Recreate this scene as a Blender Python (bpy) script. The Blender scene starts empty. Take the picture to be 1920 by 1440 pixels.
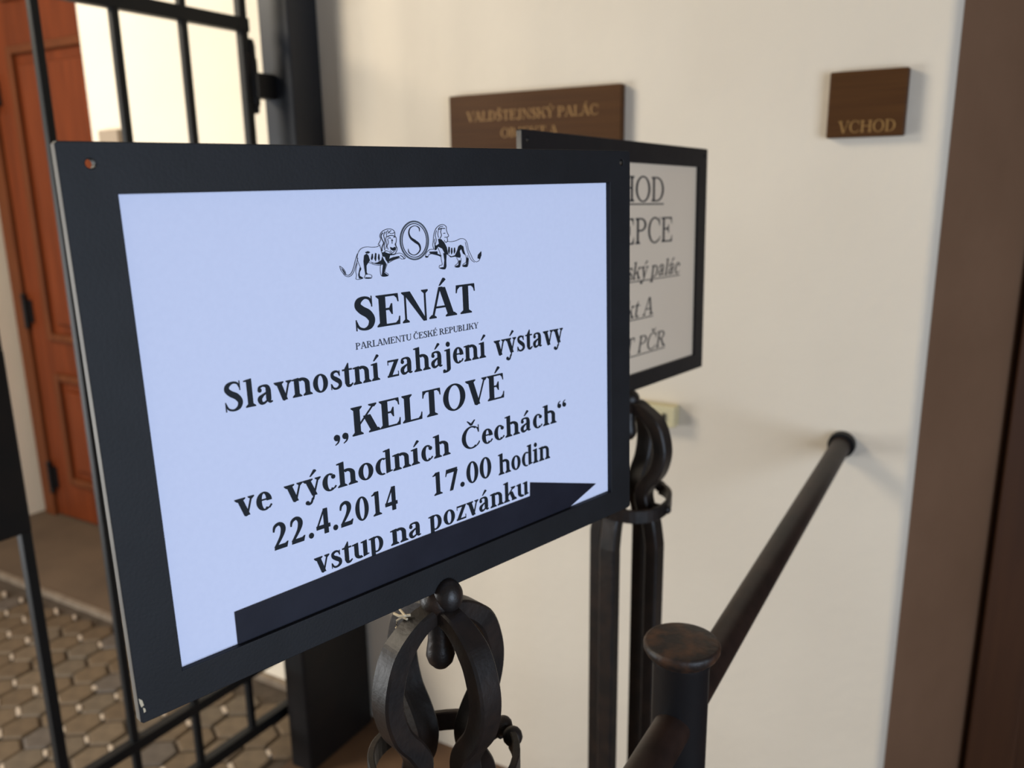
import bpy, bmesh, math, random
from math import sin, cos, pi, radians, hypot
from mathutils import Vector, Matrix
random.seed(7)
sc = bpy.context.scene
C = sc.collection

# ------------------------------------------------------------ camera, world, lights, exposure
cam_d = bpy.data.cameras.new('camera'); cam = bpy.data.objects.new('camera', cam_d); C.objects.link(cam); sc.camera = cam
PITCH, ROLL, YAW, FPX = radians(13.568), radians(-0.798), radians(30.207), 1551.66
fh = Vector((-sin(YAW), cos(YAW), 0)); zz = Vector((0, 0, 1)); rt = Vector((cos(YAW), sin(YAW), 0))
fw = fh*cos(PITCH) - zz*sin(PITCH); up = zz*cos(PITCH) + fh*sin(PITCH)
R_ = rt*cos(ROLL) + up*sin(ROLL); U_ = up*cos(ROLL) - rt*sin(ROLL)
cam.matrix_world = Matrix(((R_.x, U_.x, -fw.x, 0), (R_.y, U_.y, -fw.y, 0), (R_.z, U_.z, -fw.z, 1.5), (0, 0, 0, 1)))
cam_d.sensor_fit = 'HORIZONTAL'; cam_d.sensor_width = 17.3; cam_d.lens = FPX/1920*17.3
cam_d.clip_start = 0.02; cam_d.clip_end = 60
cam_d.dof.use_dof = True; cam_d.dof.focus_distance = 0.60; cam_d.dof.aperture_fstop = 2.7; cam_d.dof.aperture_blades = 7

w = bpy.data.worlds.new('world'); sc.world = w; w.use_nodes = True
w.node_tree.nodes['Background'].inputs[0].default_value = (1.0, 0.93, 0.83, 1)
w.node_tree.nodes['Background'].inputs[1].default_value = 0.20

def area(name, loc, target, size, power, col, sy=None):
    d = bpy.data.lights.new(name, 'AREA'); d.energy = power; d.color = col; d.size = size
    if sy: d.shape = 'RECTANGLE'; d.size_y = sy
    o = bpy.data.objects.new(name, d); C.objects.link(o); o.location = loc
    o.rotation_euler = (Vector(target) - Vector(loc)).to_track_quat('-Z', 'Y').to_euler()
    return o
area('courtyard_daylight', (-2.95, -0.15, 2.85), (-1.5, 1.62, 1.1), 0.9, 72, (1.0, 0.88, 0.70))
area('courtyard_ground_light', (-3.0, -0.5, 0.85), (-0.9, 1.62, 0.7), 1.2, 49, (0.95, 0.98, 1.0))
area('cool_sign_fill', (1.5, -0.20, 1.25), (-0.4, 0.6, 1.15), 1.3, 36, (0.68, 0.81, 1.0))  # added cool fill for the signs, no opening stands behind it

vs = sc.view_settings
vs.view_transform = 'Standard'; vs.look = 'None'; vs.gamma = 1.0; vs.use_curve_mapping = False; vs.exposure = 0.0

# ------------------------------------------------------------ materials
def mat(name, col, rough=0.6, metal=0.0, var=None, scale=20, bump=0.0, bscale=60, stretch=None, lo=0.35, hi=0.65, spec=0.5, detail=6):
    m = bpy.data.materials.new(name); m.use_nodes = True; nt = m.node_tree; b = nt.nodes['Principled BSDF']
    b.inputs['Base Color'].default_value = (*col, 1); b.inputs['Roughness'].default_value = rough; b.inputs['Metallic'].default_value = metal
    b.inputs['Specular IOR Level'].default_value = spec
    tc = nt.nodes.new('ShaderNodeTexCoord'); mp = nt.nodes.new('ShaderNodeMapping'); nt.links.new(tc.outputs['Object'], mp.inputs[0])
    if stretch: mp.inputs['Scale'].default_value = stretch
    if var:
        n = nt.nodes.new('ShaderNodeTexNoise'); n.inputs['Scale'].default_value = scale; n.inputs['Detail'].default_value = detail
        r = nt.nodes.new('ShaderNodeValToRGB'); r.color_ramp.elements[0].position = lo; r.color_ramp.elements[1].position = hi
        r.color_ramp.elements[0].color = (*col, 1); r.color_ramp.elements[1].color = (*var, 1)
        nt.links.new(mp.outputs[0], n.inputs['Vector']); nt.links.new(n.outputs['Fac'], r.inputs[0]); nt.links.new(r.outputs[0], b.inputs['Base Color'])
    if bump:
        n2 = nt.nodes.new('ShaderNodeTexNoise'); n2.inputs['Scale'].default_value = bscale; n2.inputs['Detail'].default_value = 4
        bp = nt.nodes.new('ShaderNodeBump'); bp.inputs['Strength'].default_value = bump; bp.inputs['Distance'].default_value = 0.004
        nt.links.new(mp.outputs[0], n2.inputs['Vector']); nt.links.new(n2.outputs['Fac'], bp.inputs['Height']); nt.links.new(bp.outputs[0], b.inputs['Normal'])
    return m
M = {}
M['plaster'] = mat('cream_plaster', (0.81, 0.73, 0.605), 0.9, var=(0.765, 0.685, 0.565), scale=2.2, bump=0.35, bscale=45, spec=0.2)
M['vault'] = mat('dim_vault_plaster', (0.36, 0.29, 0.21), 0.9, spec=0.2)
M['reveal_shade'] = mat('shade_toned_reveal', (0.24, 0.135, 0.078), 0.9, var=(0.20, 0.11, 0.062), scale=3, bump=0.2, bscale=40, spec=0.2)  # the unlit reveal's shade is put into this brown colour
M['floor'] = mat('brown_floor', (0.14, 0.075, 0.036), 0.7, var=(0.10, 0.05, 0.024), scale=9, bump=0.1)
M['concrete'] = mat('concrete', (0.12, 0.08, 0.048), 0.85, var=(0.09, 0.06, 0.036), scale=4, bump=0.3, bscale=80)
M['mortar'] = mat('joint_sand', (0.045, 0.032, 0.02), 0.95, var=(0.07, 0.05, 0.034), scale=30)
M['joint'] = mat('pale_joint_mortar', (0.42, 0.34, 0.26), 0.9)
M['kerb'] = mat('kerb_stone', (0.21, 0.165, 0.12), 0.85, var=(0.16, 0.12, 0.085), scale=25)
PAV = [mat('paver_%d' % i, c, 0.75, var=tuple(v*0.72 for v in c), scale=26, bump=0.25, bscale=120) for i, c in enumerate([(0.125, 0.084, 0.046), (0.14, 0.098, 0.058), (0.11, 0.072, 0.038), (0.12, 0.088, 0.056), (0.10, 0.078, 0.06)])]
M['door'] = mat('orange_varnished_wood', (0.175, 0.036, 0.009), 0.5, var=(0.125, 0.025, 0.006), scale=5, stretch=(5, 5, 0.5), spec=0.25)
M['door_dark'] = mat('door_frame_wood', (0.15, 0.042, 0.012), 0.5, var=(0.11, 0.030, 0.009), scale=6, stretch=(6, 6, 0.6), spec=0.25)
M['dark_wood'] = mat('dark_brown_wood', (0.095, 0.035, 0.011), 0.6, var=(0.07, 0.025, 0.008), scale=5, stretch=(6, 6, 0.5))
M['iron'] = mat('black_painted_iron', (0.007, 0.007, 0.008), 0.5, var=(0.011, 0.009, 0.009), scale=14, bump=0.05, bscale=90, spec=0.25)
M['gate_iron'] = mat('gate_paint', (0.006, 0.007, 0.008), 0.5, var=(0.009, 0.0095, 0.010), scale=12, spec=0.25)
M['post_iron'] = mat('post_paint', (0.018, 0.021, 0.028), 0.42, var=(0.024, 0.027, 0.034), scale=8, spec=0.3)
M['forged'] = mat('forged_iron', (0.011, 0.0085, 0.0075), 0.45, var=(0.024, 0.015, 0.011), scale=38, bump=0.10, bscale=150, lo=0.4, hi=0.7, spec=0.36)
M['rust'] = mat('rusty_iron', (0.016, 0.011, 0.009), 0.5, var=(0.085, 0.036, 0.015), scale=55, bump=0.2, bscale=160, lo=0.42, hi=0.74, spec=0.4)
M['boss'] = mat('dark_worn_iron', (0.013, 0.010, 0.009), 0.42, var=(0.040, 0.020, 0.011), scale=60, bump=0.15, bscale=160, lo=0.5, hi=0.8, spec=0.45)
M['rail'] = mat('worn_brown_rail', (0.014, 0.008, 0.006), 0.45, var=(0.026, 0.014, 0.010), scale=30, bump=0.06, bscale=90, spec=0.3)
M['frame'] = mat('charcoal_paint', (0.0058, 0.0062, 0.0075), 0.6, var=(0.008, 0.0085, 0.0105), scale=30, bump=0.05, bscale=500, spec=0.35, stretch=(1, 1, 1))
M['frame2'] = mat('brown_black_paint', (0.009, 0.0075, 0.008), 0.6, var=(0.012, 0.010, 0.010), scale=22, bump=0.05, spec=0.3)
M['bare'] = mat('worn_bare_edge', (0.20, 0.185, 0.16), 0.6, var=(0.11, 0.10, 0.09), scale=60, stretch=(1, 1, 0.35))
M['paper'] = mat('cool_white_paper', (0.755, 0.80, 1.0), 0.8, var=(0.74, 0.785, 0.985), scale=260, bump=0.04, bscale=900, spec=0.2)
M['paper2'] = mat('ivory_paper', (0.80, 0.66, 0.50), 0.8, var=(0.78, 0.64, 0.485), scale=6, spec=0.2)
M['ink'] = mat('black_ink', (0.012, 0.016, 0.022), 0.6, spec=0.2)
M['ink_grey'] = mat('grey_ink', (0.12, 0.14, 0.17), 0.7, spec=0.2)
M['ink_dim'] = mat('dim_ink', (0.045, 0.04, 0.04), 0.7, spec=0.2)
M['ink_soft'] = mat('small_print_ink', (0.07, 0.08, 0.10), 0.7, spec=0.2)
M['tape'] = mat('navy_black_tape', (0.0075, 0.008, 0.0165), 0.55, var=(0.0115, 0.0125, 0.023), scale=30, bump=0.03, spec=0.3)
M['bronze'] = mat('brown_bronze', (0.085, 0.034, 0.008), 0.55, var=(0.066, 0.025, 0.006), scale=4, stretch=(1, 1, 40), spec=0.2)
M['gold'] = mat('dull_gold', (0.34, 0.185, 0.055), 0.5, metal=0.1)
M['ivory'] = mat('ivory_plastic', (0.66, 0.59, 0.36), 0.5)
M['slot'] = mat('dark_slot', (0.05, 0.04, 0.025), 0.7)
M['beige'] = mat('beige_plaque', (0.33, 0.26, 0.19), 0.7)
M['straw'] = mat('straw_fibre', (0.62, 0.52, 0.36), 0.9)

# ------------------------------------------------------------ helpers
class MB:
    def __init__(s): s.v = []; s.f = []; s.mi = []; s.sm = []
    def add(s, vs_, fs, mi=0, sm=False):
        o = len(s.v); s.v += [tuple(v) for v in vs_]
        for f in fs: s.f.append([i+o for i in f]); s.mi.append(mi); s.sm.append(sm)
    def box(s, a, b, mi=0):
        (x0, y0, z0), (x1, y1, z1) = a, b
        s.add([(x0,y0,z0),(x1,y0,z0),(x1,y1,z0),(x0,y1,z0),(x0,y0,z1),(x1,y0,z1),(x1,y1,z1),(x0,y1,z1)],
              [(0,3,2,1),(4,5,6,7),(0,1,5,4),(1,2,6,5),(2,3,7,6),(3,0,4,7)], mi)
        return s
    def tube(s, pts, rad, n=14, caps=True, sm=True, sq=None, ref=None):
        pts = [Vector(p) for p in pts]; rings = []
        rr = rad if isinstance(rad, (list, tuple)) else [rad]*len(pts)
        for i, p in enumerate(pts):
            t = (pts[min(i+1, len(pts)-1)] - pts[max(i-1, 0)]).normalized()
            rf = Vector(ref) if ref else (Vector((0,0,1)) if abs(t.z) < 0.9 else Vector((1,0,0)))
            a = (rf - t*rf.dot(t)).normalized(); b = t.cross(a)
            if sq:
                hw, hh = sq[0]/2, sq[1]/2; c = min(hw, hh)*0.22
                prof = [(-hw,-hh+c),(-hw+c,-hh),(hw-c,-hh),(hw,-hh+c),(hw,hh-c),(hw-c,hh),(-hw+c,hh),(-hw,hh-c)]
                rings.append([p + a*(u*rr[i]) + b*(v*rr[i]) for u, v in prof])
            else: rings.append([p + a*rr[i]*cos(2*pi*k/n) + b*rr[i]*sin(2*pi*k/n) for k in range(n)])
        m = len(rings[0]); vv = [q for r in rings for q in r]; ff = []
        for i in range(len(rings)-1):
            for k in range(m): ff.append((i*m+k, i*m+(k+1) % m, (i+1)*m+(k+1) % m, (i+1)*m+k))
        s.add(vv, ff, 0, sm)
        if caps: s.add(rings[0], [tuple(range(m))[::-1]]); s.add(rings[-1], [tuple(range(m))])
        return s
    def lathe(s, prof, c=(0, 0, 0), n=28, sm=True):
        vv = [(c[0]+r*cos(2*pi*k/n), c[1]+r*sin(2*pi*k/n), c[2]+z) for r, z in prof for k in range(n)]
        ff = [(i*n+k, i*n+(k+1) % n, (i+1)*n+(k+1) % n, (i+1)*n+k) for i in range(len(prof)-1) for k in range(n)]
        s.add(vv, ff, 0, sm); return s
    def sphere(s, c, r, n=18, m=10, sz=1.0):
        return s.lathe([(r*sin(pi*i/m) if 0 < i < m else 1e-5, -r*sz*cos(pi*i/m)) for i in range(m+1)], c, n)
    def poly(s, pts): s.add(pts, [tuple(range(len(pts)))]); return s
    def build(s, name, m, parent=None, bevel=0, xf=None, loc=(0, 0, 0)):
        me = bpy.data.meshes.new(name); vv = [tuple(xf(*v)) for v in s.v] if xf else s.v
        me.from_pydata(vv, [], s.f); me.validate()
        for mm in (m if isinstance(m, list) else [m]): me.materials.append(mm)
        if len(me.polygons) == len(s.f):
            for p, i, k in zip(me.polygons, s.mi, s.sm): p.material_index = i; p.use_smooth = k
        me.update(); o = bpy.data.objects.new(name, me); C.objects.link(o); o.location = loc
        if parent: o.parent = parent
        if bevel:
            b = o.modifiers.new('bevel', 'BEVEL'); b.width = bevel; b.segments = 2; b.limit_method = 'ANGLE'; b.angle_limit = radians(40)
        return o
def tag(o, label=None, cat=None, group=None, kind=None):
    if label: o['label'] = label
    if cat: o['category'] = cat
    if group: o['group'] = group
    if kind: o['kind'] = kind
    return o
def empty(name, loc, rz=0):
    o = bpy.data.objects.new(name, None); C.objects.link(o); o.location = loc; o.rotation_euler = (0, 0, rz); o.empty_display_size = 0.1
    return o

# ------------------------------------------------------------ serif lettering drawn as flat polygons
CH, XH = 0.676, 0.468
class G:
    def __init__(s, T, t): s.T = T; s.t = t; s.p = []
    def r(s, x0, y0, x1, y1): s.p.append([(x0,y0),(x1,y0),(x1,y1),(x0,y1)])
    def q(s, *pts): s.p.append(list(pts))
    def slab(s, x0, x1, y, d, sx0, sx1):                              # bracketed serif at y, d=+1 foot, -1 head
        h = s.t*0.8*d; b = 0.045*d
        s.q((x0, y), (x1, y), (x1, y+h*0.8), (sx1, y+h+b), (sx0, y+h+b), (x0, y+h*0.8))
    def stem(s, x, y0, y1, foot=(1, 1), head=(1, 1), W=None):
        W = W or s.T; e = 0.065; s.r(x, y0, x+W, y1)
        if foot: s.slab(x-e*foot[0], x+W+e*foot[1], y0, 1, x, x+W)
        if head: s.slab(x-e*head[0], x+W+e*head[1], y1, -1, x, x+W)
    def flag(s, x, y):                                                # slanted head of a lower-case stem
        s.q((x-0.07, y-0.045), (x-0.07, y-0.015), (x+s.T, y+0.012), (x+s.T, y-0.1), (x, y-0.1), (x, y-0.05))
    def arc(s, cx, cy, rx, ry, a0, a1, T=None, t=None, n=22):
        T = T or s.T; t = t or s.t; P = []
        for i in range(n+1):
            a = radians(a0+(a1-a0)*i/n); P.append((cos(a), sin(a)))
        for i in range(n):
            (c0, s0), (c1, s1) = P[i], P[i+1]
            s.q((cx+rx*c0, cy+ry*s0), (cx+rx*c1, cy+ry*s1), (cx+(rx-T)*c1, cy+(ry-t)*s1), (cx+(rx-T)*c0, cy+(ry-t)*s0))
    def dia(s, x0, y0, x1, y1, W): s.q((x0, y0), (x0+W, y0), (x1+W, y1), (x1, y1))
    def cur(s, pts, n=8):                                             # smooth stroke, (x, y, width)
        P = [pts[0]]+list(pts)+[pts[-1]]; L = []
        for i in range(1, len(P)-2):
            for k in range(n):
                u = k/n; a, b, c, d = P[i-1], P[i], P[i+1], P[i+2]
                L.append([0.5*((2*b[j])+(-a[j]+c[j])*u+(2*a[j]-5*b[j]+4*c[j]-d[j])*u*u+(-a[j]+3*b[j]-3*c[j]+d[j])*u**3) for j in range(3)])
        L.append(list(pts[-1])); E = []
        for i in range(len(L)):
            a, b = L[max(i-1, 0)], L[min(i+1, len(L)-1)]; dx, dy = b[0]-a[0], b[1]-a[1]; l = hypot(dx, dy) or 1; w_ = L[i][2]/2
            E.append(((L[i][0]-dy/l*w_, L[i][1]+dx/l*w_), (L[i][0]+dy/l*w_, L[i][1]-dx/l*w_)))
        for i in range(len(E)-1): s.q(E[i][0], E[i+1][0], E[i+1][1], E[i][1])
    def dot(s, x, y, r, n=16): s.p.append([(x+r*cos(2*pi*i/n), y+r*sin(2*pi*i/n)) for i in range(n)])
    def acute(s, x, y): s.q((x-0.06, y), (x-0.025, y), (x+0.14, y+0.125), (x+0.11, y+0.165), (x+0.06, y+0.17))
    def caron(s, x, y): s.q((x-0.035, y), (x+0.035, y), (x, y+0.065), (x-0.115, y+0.16), (x-0.155, y+0.155)); s.q((x-0.035, y), (x+0.035, y), (x+0.155, y+0.155), (x+0.115, y+0.16), (x, y+0.065))
    def comma(s, x, y, k=1): s.dot(x, y, 0.075); s.cur([(x+0.03*k, y+0.03*k, .09), (x+0.055*k, y-0.03*k, .055), (x+0.03*k, y-0.11*k, .035), (x-0.05*k, y-0.165*k, .015)])

def glyph(ch, T, t):
    g = G(T, t); H, X = CH, XH; e = 0.065
    base = {'Á':'A','á':'a','í':'i','ý':'y','Ý':'Y','É':'E','é':'e','Č':'C','Š':'S','š':'s'}.get(ch, ch)
    adv = 0.5
    def arm(x0, x1, y, d):                                            # E/T/L arm with a beak, d=-1 beak hangs, +1 beak stands
        g.r(x0, min(y, y+t*d), x1, max(y, y+t*d)); g.q((x1, y), (x1-0.1, y+t*d), (x1-0.035, y+0.1*d), (x1-0.012, y+0.18*d), (x1+0.012, y+0.18*d))
    if base == 'A':
        g.dia(0.30-t*0.3, H, 0.07, 0, t*1.2); g.dia(0.30, H, 0.60-T*0.35, 0, T*1.05); g.q((0.30-t*.3,H),(0.30+T*.7,H),(0.34+T*.3,H+.015),(0.3,H+.015))
        g.r(0.17, 0.215, 0.52, 0.215+t); g.slab(0.0, 0.2, 0, 1, 0.07, 0.07+t*1.2); g.slab(0.52-T*.35, 0.67+T*.7, 0, 1, 0.60-T*.35, 0.6+T*.7); adv = 0.73
    elif base == 'B': g.stem(.09, 0, H, (1,0), (1,0)); g.arc(.27,.505,.24,.171,-90,90); g.arc(.29,.18,.29,.18,-90,90); g.r(.1,H-t,.28,H); g.r(.1,.334,.28,.334+t); g.r(.1,0,.3,t); adv=.66
    elif base == 'C': g.arc(.38,H/2,.35,H/2+.015,55,305); g.cur([(.575,.61,t),(.62,.55,t*1.2),(.635,.46,t*.8)]); g.r(.625,.455,.65,.69); g.cur([(.57,.055,t),(.63,.11,t*.9),(.665,.165,t*.8)]); adv=.71
    elif base == 'D': g.stem(.09,0,H,(1,0),(1,0)); g.arc(.29,H/2,.37,H/2,-90,90,T,t); g.r(.1,H-t,.3,H); g.r(.1,0,.3,t); adv=.72
    elif base == 'E': g.stem(.09,0,H,(1,0),(1,0)); arm(.1,.58,H,-1); arm(.1,.6,0,1); g.r(.1,.34,.4,.34+t); g.q((.4,.24),(.425,.24),(.425,.475),(.4,.475),(.34,.375),(.34,.34)); adv=.65
    elif base == 'H': g.stem(.09,0,H); g.stem(.69-T,0,H); g.r(.1,.34,.66,.34+t*1.1); adv=.78
    elif base == 'I': g.stem(.09,0,H); adv=.18+T+.02
    elif base == 'J': g.stem(.22,.15,H,None,(1,1)); g.arc(.22-.06+.0,.15,.06+T,.2,-100,0,T,t*1.4); g.dot(.1,.03,.065); adv=.47
    elif base == 'K': g.stem(.09,0,H); g.dia(.62,H-.02,.2,.24,t*1.3); g.dia(.34,.43,.6-T*.3,0,T*1.2); g.slab(.5,.72,H,-1,.6,.66); g.slab(.52-T*.3,.74+T*.3,0,1,.6-T*.3,.6+T*.9); adv=.77
    elif base == 'L': g.stem(.09,0,H,(1,0),(1,1)); arm(.1,.6,0,1); adv=.59
    elif base == 'M': g.stem(.08,0,H,(1,1),(1,0),W=t); g.stem(.84-T,0,H,(1,1),(0,1)); g.dia(.08,H,.42-T*.3,0,T*1.05); g.dia(.84-T,H,.42,0,t); g.slab(.02,.2,H,-1,.08,.2); adv=.93
    elif base == 'N': g.stem(.09,0,H,(1,1),(1,0),W=t); g.stem(.62,0,H,None,(1,1),W=t); g.q((.05,H),(.09+T*.95,H),(.62+t,0),(.62+t,-.015),(.62-T*.25,-.015)); adv=.74
    elif base == 'O': g.arc(.39,H/2,.36,H/2+.015,0,360,n=44); adv=.78
    elif base == 'P': g.stem(.09,0,H,(1,1),(1,0)); g.arc(.28,.50,.29,.176,-90,90); g.r(.1,H-t,.29,H); g.r(.1,.324,.29,.324+t); adv=.62
    elif base == 'R': g.stem(.09,0,H,(1,1),(1,0)); g.arc(.28,.505,.28,.171,-90,90); g.r(.1,H-t,.29,H); g.r(.1,.334,.29,.334+t); g.dia(.28,.36,.58-T*.3,0,T*1.15); g.slab(.56-T*.3,.73,0,1,.58-T*.3,.6+T*.8); adv=.73
    elif base == 'S':
        g.cur([(.46,.52,t*.8),(.41,.63,t*1.2),(.29,.665,t*1.3),(.16,.61,T*.75),(.13,.51,T*.95),(.22,.41,T*1.05),(.36,.32,T*1.1),(.445,.19,T*.95),(.40,.06,T*.7),(.27,.005,t*1.2),(.13,.05,t*1.2),(.07,.18,t*.8)])
        g.r(.45,.46,.475,.69); g.r(.055,-.012,.08,.22); adv=.55
    elif base == 'T': g.stem(.33-T/2,0,H,(1.3,1.3),None); arm(.33,.6,H,-1); g.r(.06,H-t,.34,H); g.q((.06,H),(.16,H-t),(.095,H-.1),(.072,H-.18),(.048,H-.18)); adv=.66
    elif base == 'U': g.stem(.09,.22,H,None,(1,1)); g.stem(.6,.22,H,None,(1,1),W=t); g.arc(.345+t/2,.23,.255+t/2,.245,180,270,T,t*1.3); g.arc(.345+t/2,.23,.255+t/2,.245,270,360,t,t*1.3); adv=.73
    elif base == 'V': g.dia(.06,H,.33-T*.3,0,T*1.1); g.dia(.62,H,.36,0,t*1.1); g.q((.33-T*.3,0),(.36+t,0),(.36,-.02),(.34,-.02)); g.slab(-.01,.16+T,H,-1,.06,.06+T*1.1); g.slab(.54,.72,H,-1,.62,.62+t); adv=.71
    elif base == 'Y': g.stem(.35-T/2,0,.34,(1.2,1.2),None); g.dia(.07,H,.35-T/2,.30,T*1.05); g.dia(.63,H,.35+T/2-t*1.2,.30,t*1.1); g.slab(0,.16+T,H,-1,.07,.07+T); g.slab(.55,.72,H,-1,.63,.66); adv=.72
    elif base == 'a':
        g.cur([(.08,.35,t*1.6),(.10,.425,t*1.4),(.20,.453,t*1.1),(.30,.42,T*.7),(.33,.34,T*.95),(.33,.22,T),(.33,.1,T*.95),(.36,.035,T*.5),(.43,.04,t*.7)]); g.dot(.10,.355,.055)
        g.cur([(.32,.285,t*.9),(.19,.23,t*1.4),(.09,.15,T*.85),(.11,.05,T*.7),(.20,.03,t*1.3),(.32,.10,t)]); adv=.49
    elif base in 'bp':
        if base == 'b': g.stem(.07,.02,.676,None,None); g.flag(.07,.676)
        else: g.stem(.07,-.205,X,(1,1),None); g.flag(.07,X)
        g.arc(.26,.228,.235,.243,-110,120); adv=.54
    elif base == 'c': g.arc(.24,.228,.205,.243,60,310); g.dot(.345,.36,.06); g.cur([(.36,.04,t),(.41,.10,t)]); adv=.44
    elif base == 'd': g.stem(.36,.02,.676,None,None); g.flag(.36,.676); g.q((.36,0),(.36+T+.06,.035),(.36+T+.06,.06),(.36,.08)); g.arc(.255,.228,.22,.243,60,290); adv=.56
    elif base == 'e': g.arc(.235,.228,.20,.243,0,310); g.r(.09,.25,.43,.25+t*.9); g.cur([(.35,.03,t),(.42,.11,t)]); adv=.45
    elif base == 'h': g.stem(.07,0,.676,(1,1),None); g.flag(.07,.676); g.stem(.38,0,.3,(1,1),None); g.arc(.295,.30,.085+T,.17,0,125,T,t*1.8); adv=.58
    elif base == 'n': g.stem(.07,0,X,(1,1),None); g.flag(.07,X); g.stem(.38,0,.3,(1,1),None); g.arc(.295,.30,.085+T,.17,0,125,T,t*1.8); adv=.58
    elif base == 'i':
        g.stem(.08,0,X,(1,1),None); g.flag(.08,X)
        if ch == 'i': g.dot(.08+T/2,.61,.075)
        adv=.165+T
    elif base == 'j': g.stem(.10,-.1,X,None,None); g.flag(.10,X); g.dot(.10+T/2,.61,.075); g.arc(.02,-.1,.08+T,.105,-110,0,T,t*1.2); g.dot(.0,-.15,.05); adv=.165+T
    elif base == 'k': g.stem(.07,0,.676,(1,1),None); g.flag(.07,.676); g.dia(.42,X-.01,.17,.2,t*1.3); g.dia(.25,.31,.44-T*.3,0,T*1.1); g.slab(.33,.53,X,-1,.41,.46); g.slab(.36,.58,0,1,.44-T*.3,.44+T*.8); adv=.57
    elif base == 'l': g.stem(.08,0,.676,(1,1),None); g.flag(.08,.676); adv=.165+T
    elif base == 'o': g.arc(.25,.228,.222,.243,0,360,n=40); adv=.5
    elif base == 's':
        g.cur([(.33,.34,t*.8),(.29,.43,t*1.2),(.20,.455,t*1.4),(.11,.41,T*.6),(.12,.32,T*.75),(.22,.245,T*.9),(.32,.17,T*.85),(.33,.07,T*.65),(.23,.007,t*1.3),(.12,.03,t*1.3),(.065,.14,t*.8)])
        g.r(.32,.32,.34,.47); g.r(.05,-.01,.07,.15); adv=.39
    elif base == 't': g.stem(.09,.08,X,None,None); g.q((.09,X),(.09+T,X),(.09+T,.62),(.07+T,.62)); g.r(.02,X-t,.33,X); g.cur([(.09+T/2,.12,T),(.11+T/2,.035,T*.75),(.26,.015,t*1.4),(.34,.07,t*.8)]); adv=.34
    elif base == 'u': g.stem(.07,.15,X,None,None); g.flag(.07,X); g.stem(.37,.02,X,None,None); g.flag(.37,X); g.arc(.26,.15,.19,.16,180,300,T,t*1.8); g.q((.37,0),(.37+T+.06,.035),(.37+T+.06,.06),(.37,.08)); adv=.57
    elif base == 'v': g.dia(.05,X,.24-T*.25,0,T*1.05); g.dia(.40,X,.255,0,t*1.1); g.q((.24-T*.25,0),(.255+t,0),(.25,-.02)); g.slab(0,.13+T,X,-1,.05,.05+T); g.slab(.33,.49,X,-1,.40,.43); adv=.48
    elif base == 'y': g.dia(.05,X,.25-T*.2,0.01,T*1.05); g.dia(.40,X,.215,-.1,t*1.1); g.cur([(.235,-.05,t*1.1),(.19,-.16,t*1.3),(.12,-.195,t*1.2),(.07,-.165,t)]); g.dot(.085,-.15,.055); g.slab(0,.13+T,X,-1,.05,.05+T); g.slab(.33,.49,X,-1,.40,.43); adv=.48
    elif base == 'z': g.r(.05,X-t*1.2,.40,X); g.r(.03,0,.40,t*1.2); g.dia(.03,0,.36-T*.45,X,T*.95); g.r(.05,X-.13,.07,X); g.r(.39,0,.41,.14); adv=.44
    elif ch == '0': g.arc(.25,.34,.225,.345,0,360,T,t,40); adv=.5
    elif ch == '1': g.stem(.19,0,.69,(1.2,1.2),None); g.q((.19,.6),(.19,.69),(.19+T,.69),(.08,.62),(.08,.59)); adv=.5
    elif ch == '2': g.cur([(.05,.48,t),(.09,.61,t*1.8),(.21,.665,t*2),(.31,.60,T*.95),(.33,.48,T*1.02),(.26,.32,T*.7),(.14,.16,t*1.7),(.05,.055,t*1.4)]); g.q((.03,0),(.40,0),(.45,.15),(.42,.15),(.36,.115),(.06,.115)); adv=.5
    elif ch == '4': g.r(.27,0,.27+T,.69); g.r(.03,.15,.47,.255); g.dia(.03,.2,.27,.66,t*1.2); adv=.5
    elif ch == '7': g.q((.06,.67),(.46,.67),(.46,.64),(.42,.55),(.08,.55),(.04,.46),(.02,.46)); g.dia(.36,.6,.16,-.01,T*.85); adv=.5
    elif ch == '.': g.dot(.12,.065,.078); adv=.25
    elif ch == '„': g.comma(.11,.065); g.comma(.33,.065); adv=.5
    elif ch == '“': g.comma(.13,.53,-1); g.comma(.35,.53,-1); adv=.5
    elif ch == ' ': adv=.25
    top = {'Á':(.36,H+.04),'É':(.34,H+.035),'Ý':(.35,H+.035),'á':(.22,X+.06),'é':(.22,X+.06),'í':(.08+T/2,X+.06),'ý':(.25,X+.06)}.get(ch)
    if top: g.acute(*top)
    if ch in 'ČŠ': g.caron(.38 if ch == 'Č' else .27, H+.035)
    if ch == 'š': g.caron(.2, X+.05)
    return g.p, adv
def lettering(name, text, u0, u1, v, cap, m, parent, xf, T=.138, t=.042, shear=0, dy=0.0006, track=0.012, underline=None):
    """flat letters between u0 and u1 on baseline v, 'dy' proud of the surface (local y points into the board)"""
    x = 0; P = []
    for ch in text:
        ps, adv = glyph(ch, T, t)
        for p in ps: P.append([(a+x+shear*b, b) for a, b in p])
        x += adv + track
    xs = [a for p in P for a, b in p]; lo, hi = min(xs), max(xs); k = (u1-u0)/(hi-lo); s = cap/CH
    mb = MB()
    for i, p in enumerate(P): mb.poly([(u0+(a-lo)*k, -dy-1.2e-7*i, v+b*s) for a, b in p])
    if underline: mb.poly([(u0, -dy-1e-4, v-underline), (u1, -dy-1e-4, v-underline), (u1, -dy-1e-4, v-underline+cap*.055), (u0, -dy-1e-4, v-underline+cap*.055)])
    return mb.build(name, m, parent, xf=xf)

# ------------------------------------------------------------ the setting
YW = 1.62
def struct(o): o['kind'] = 'structure'; return o
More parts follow.
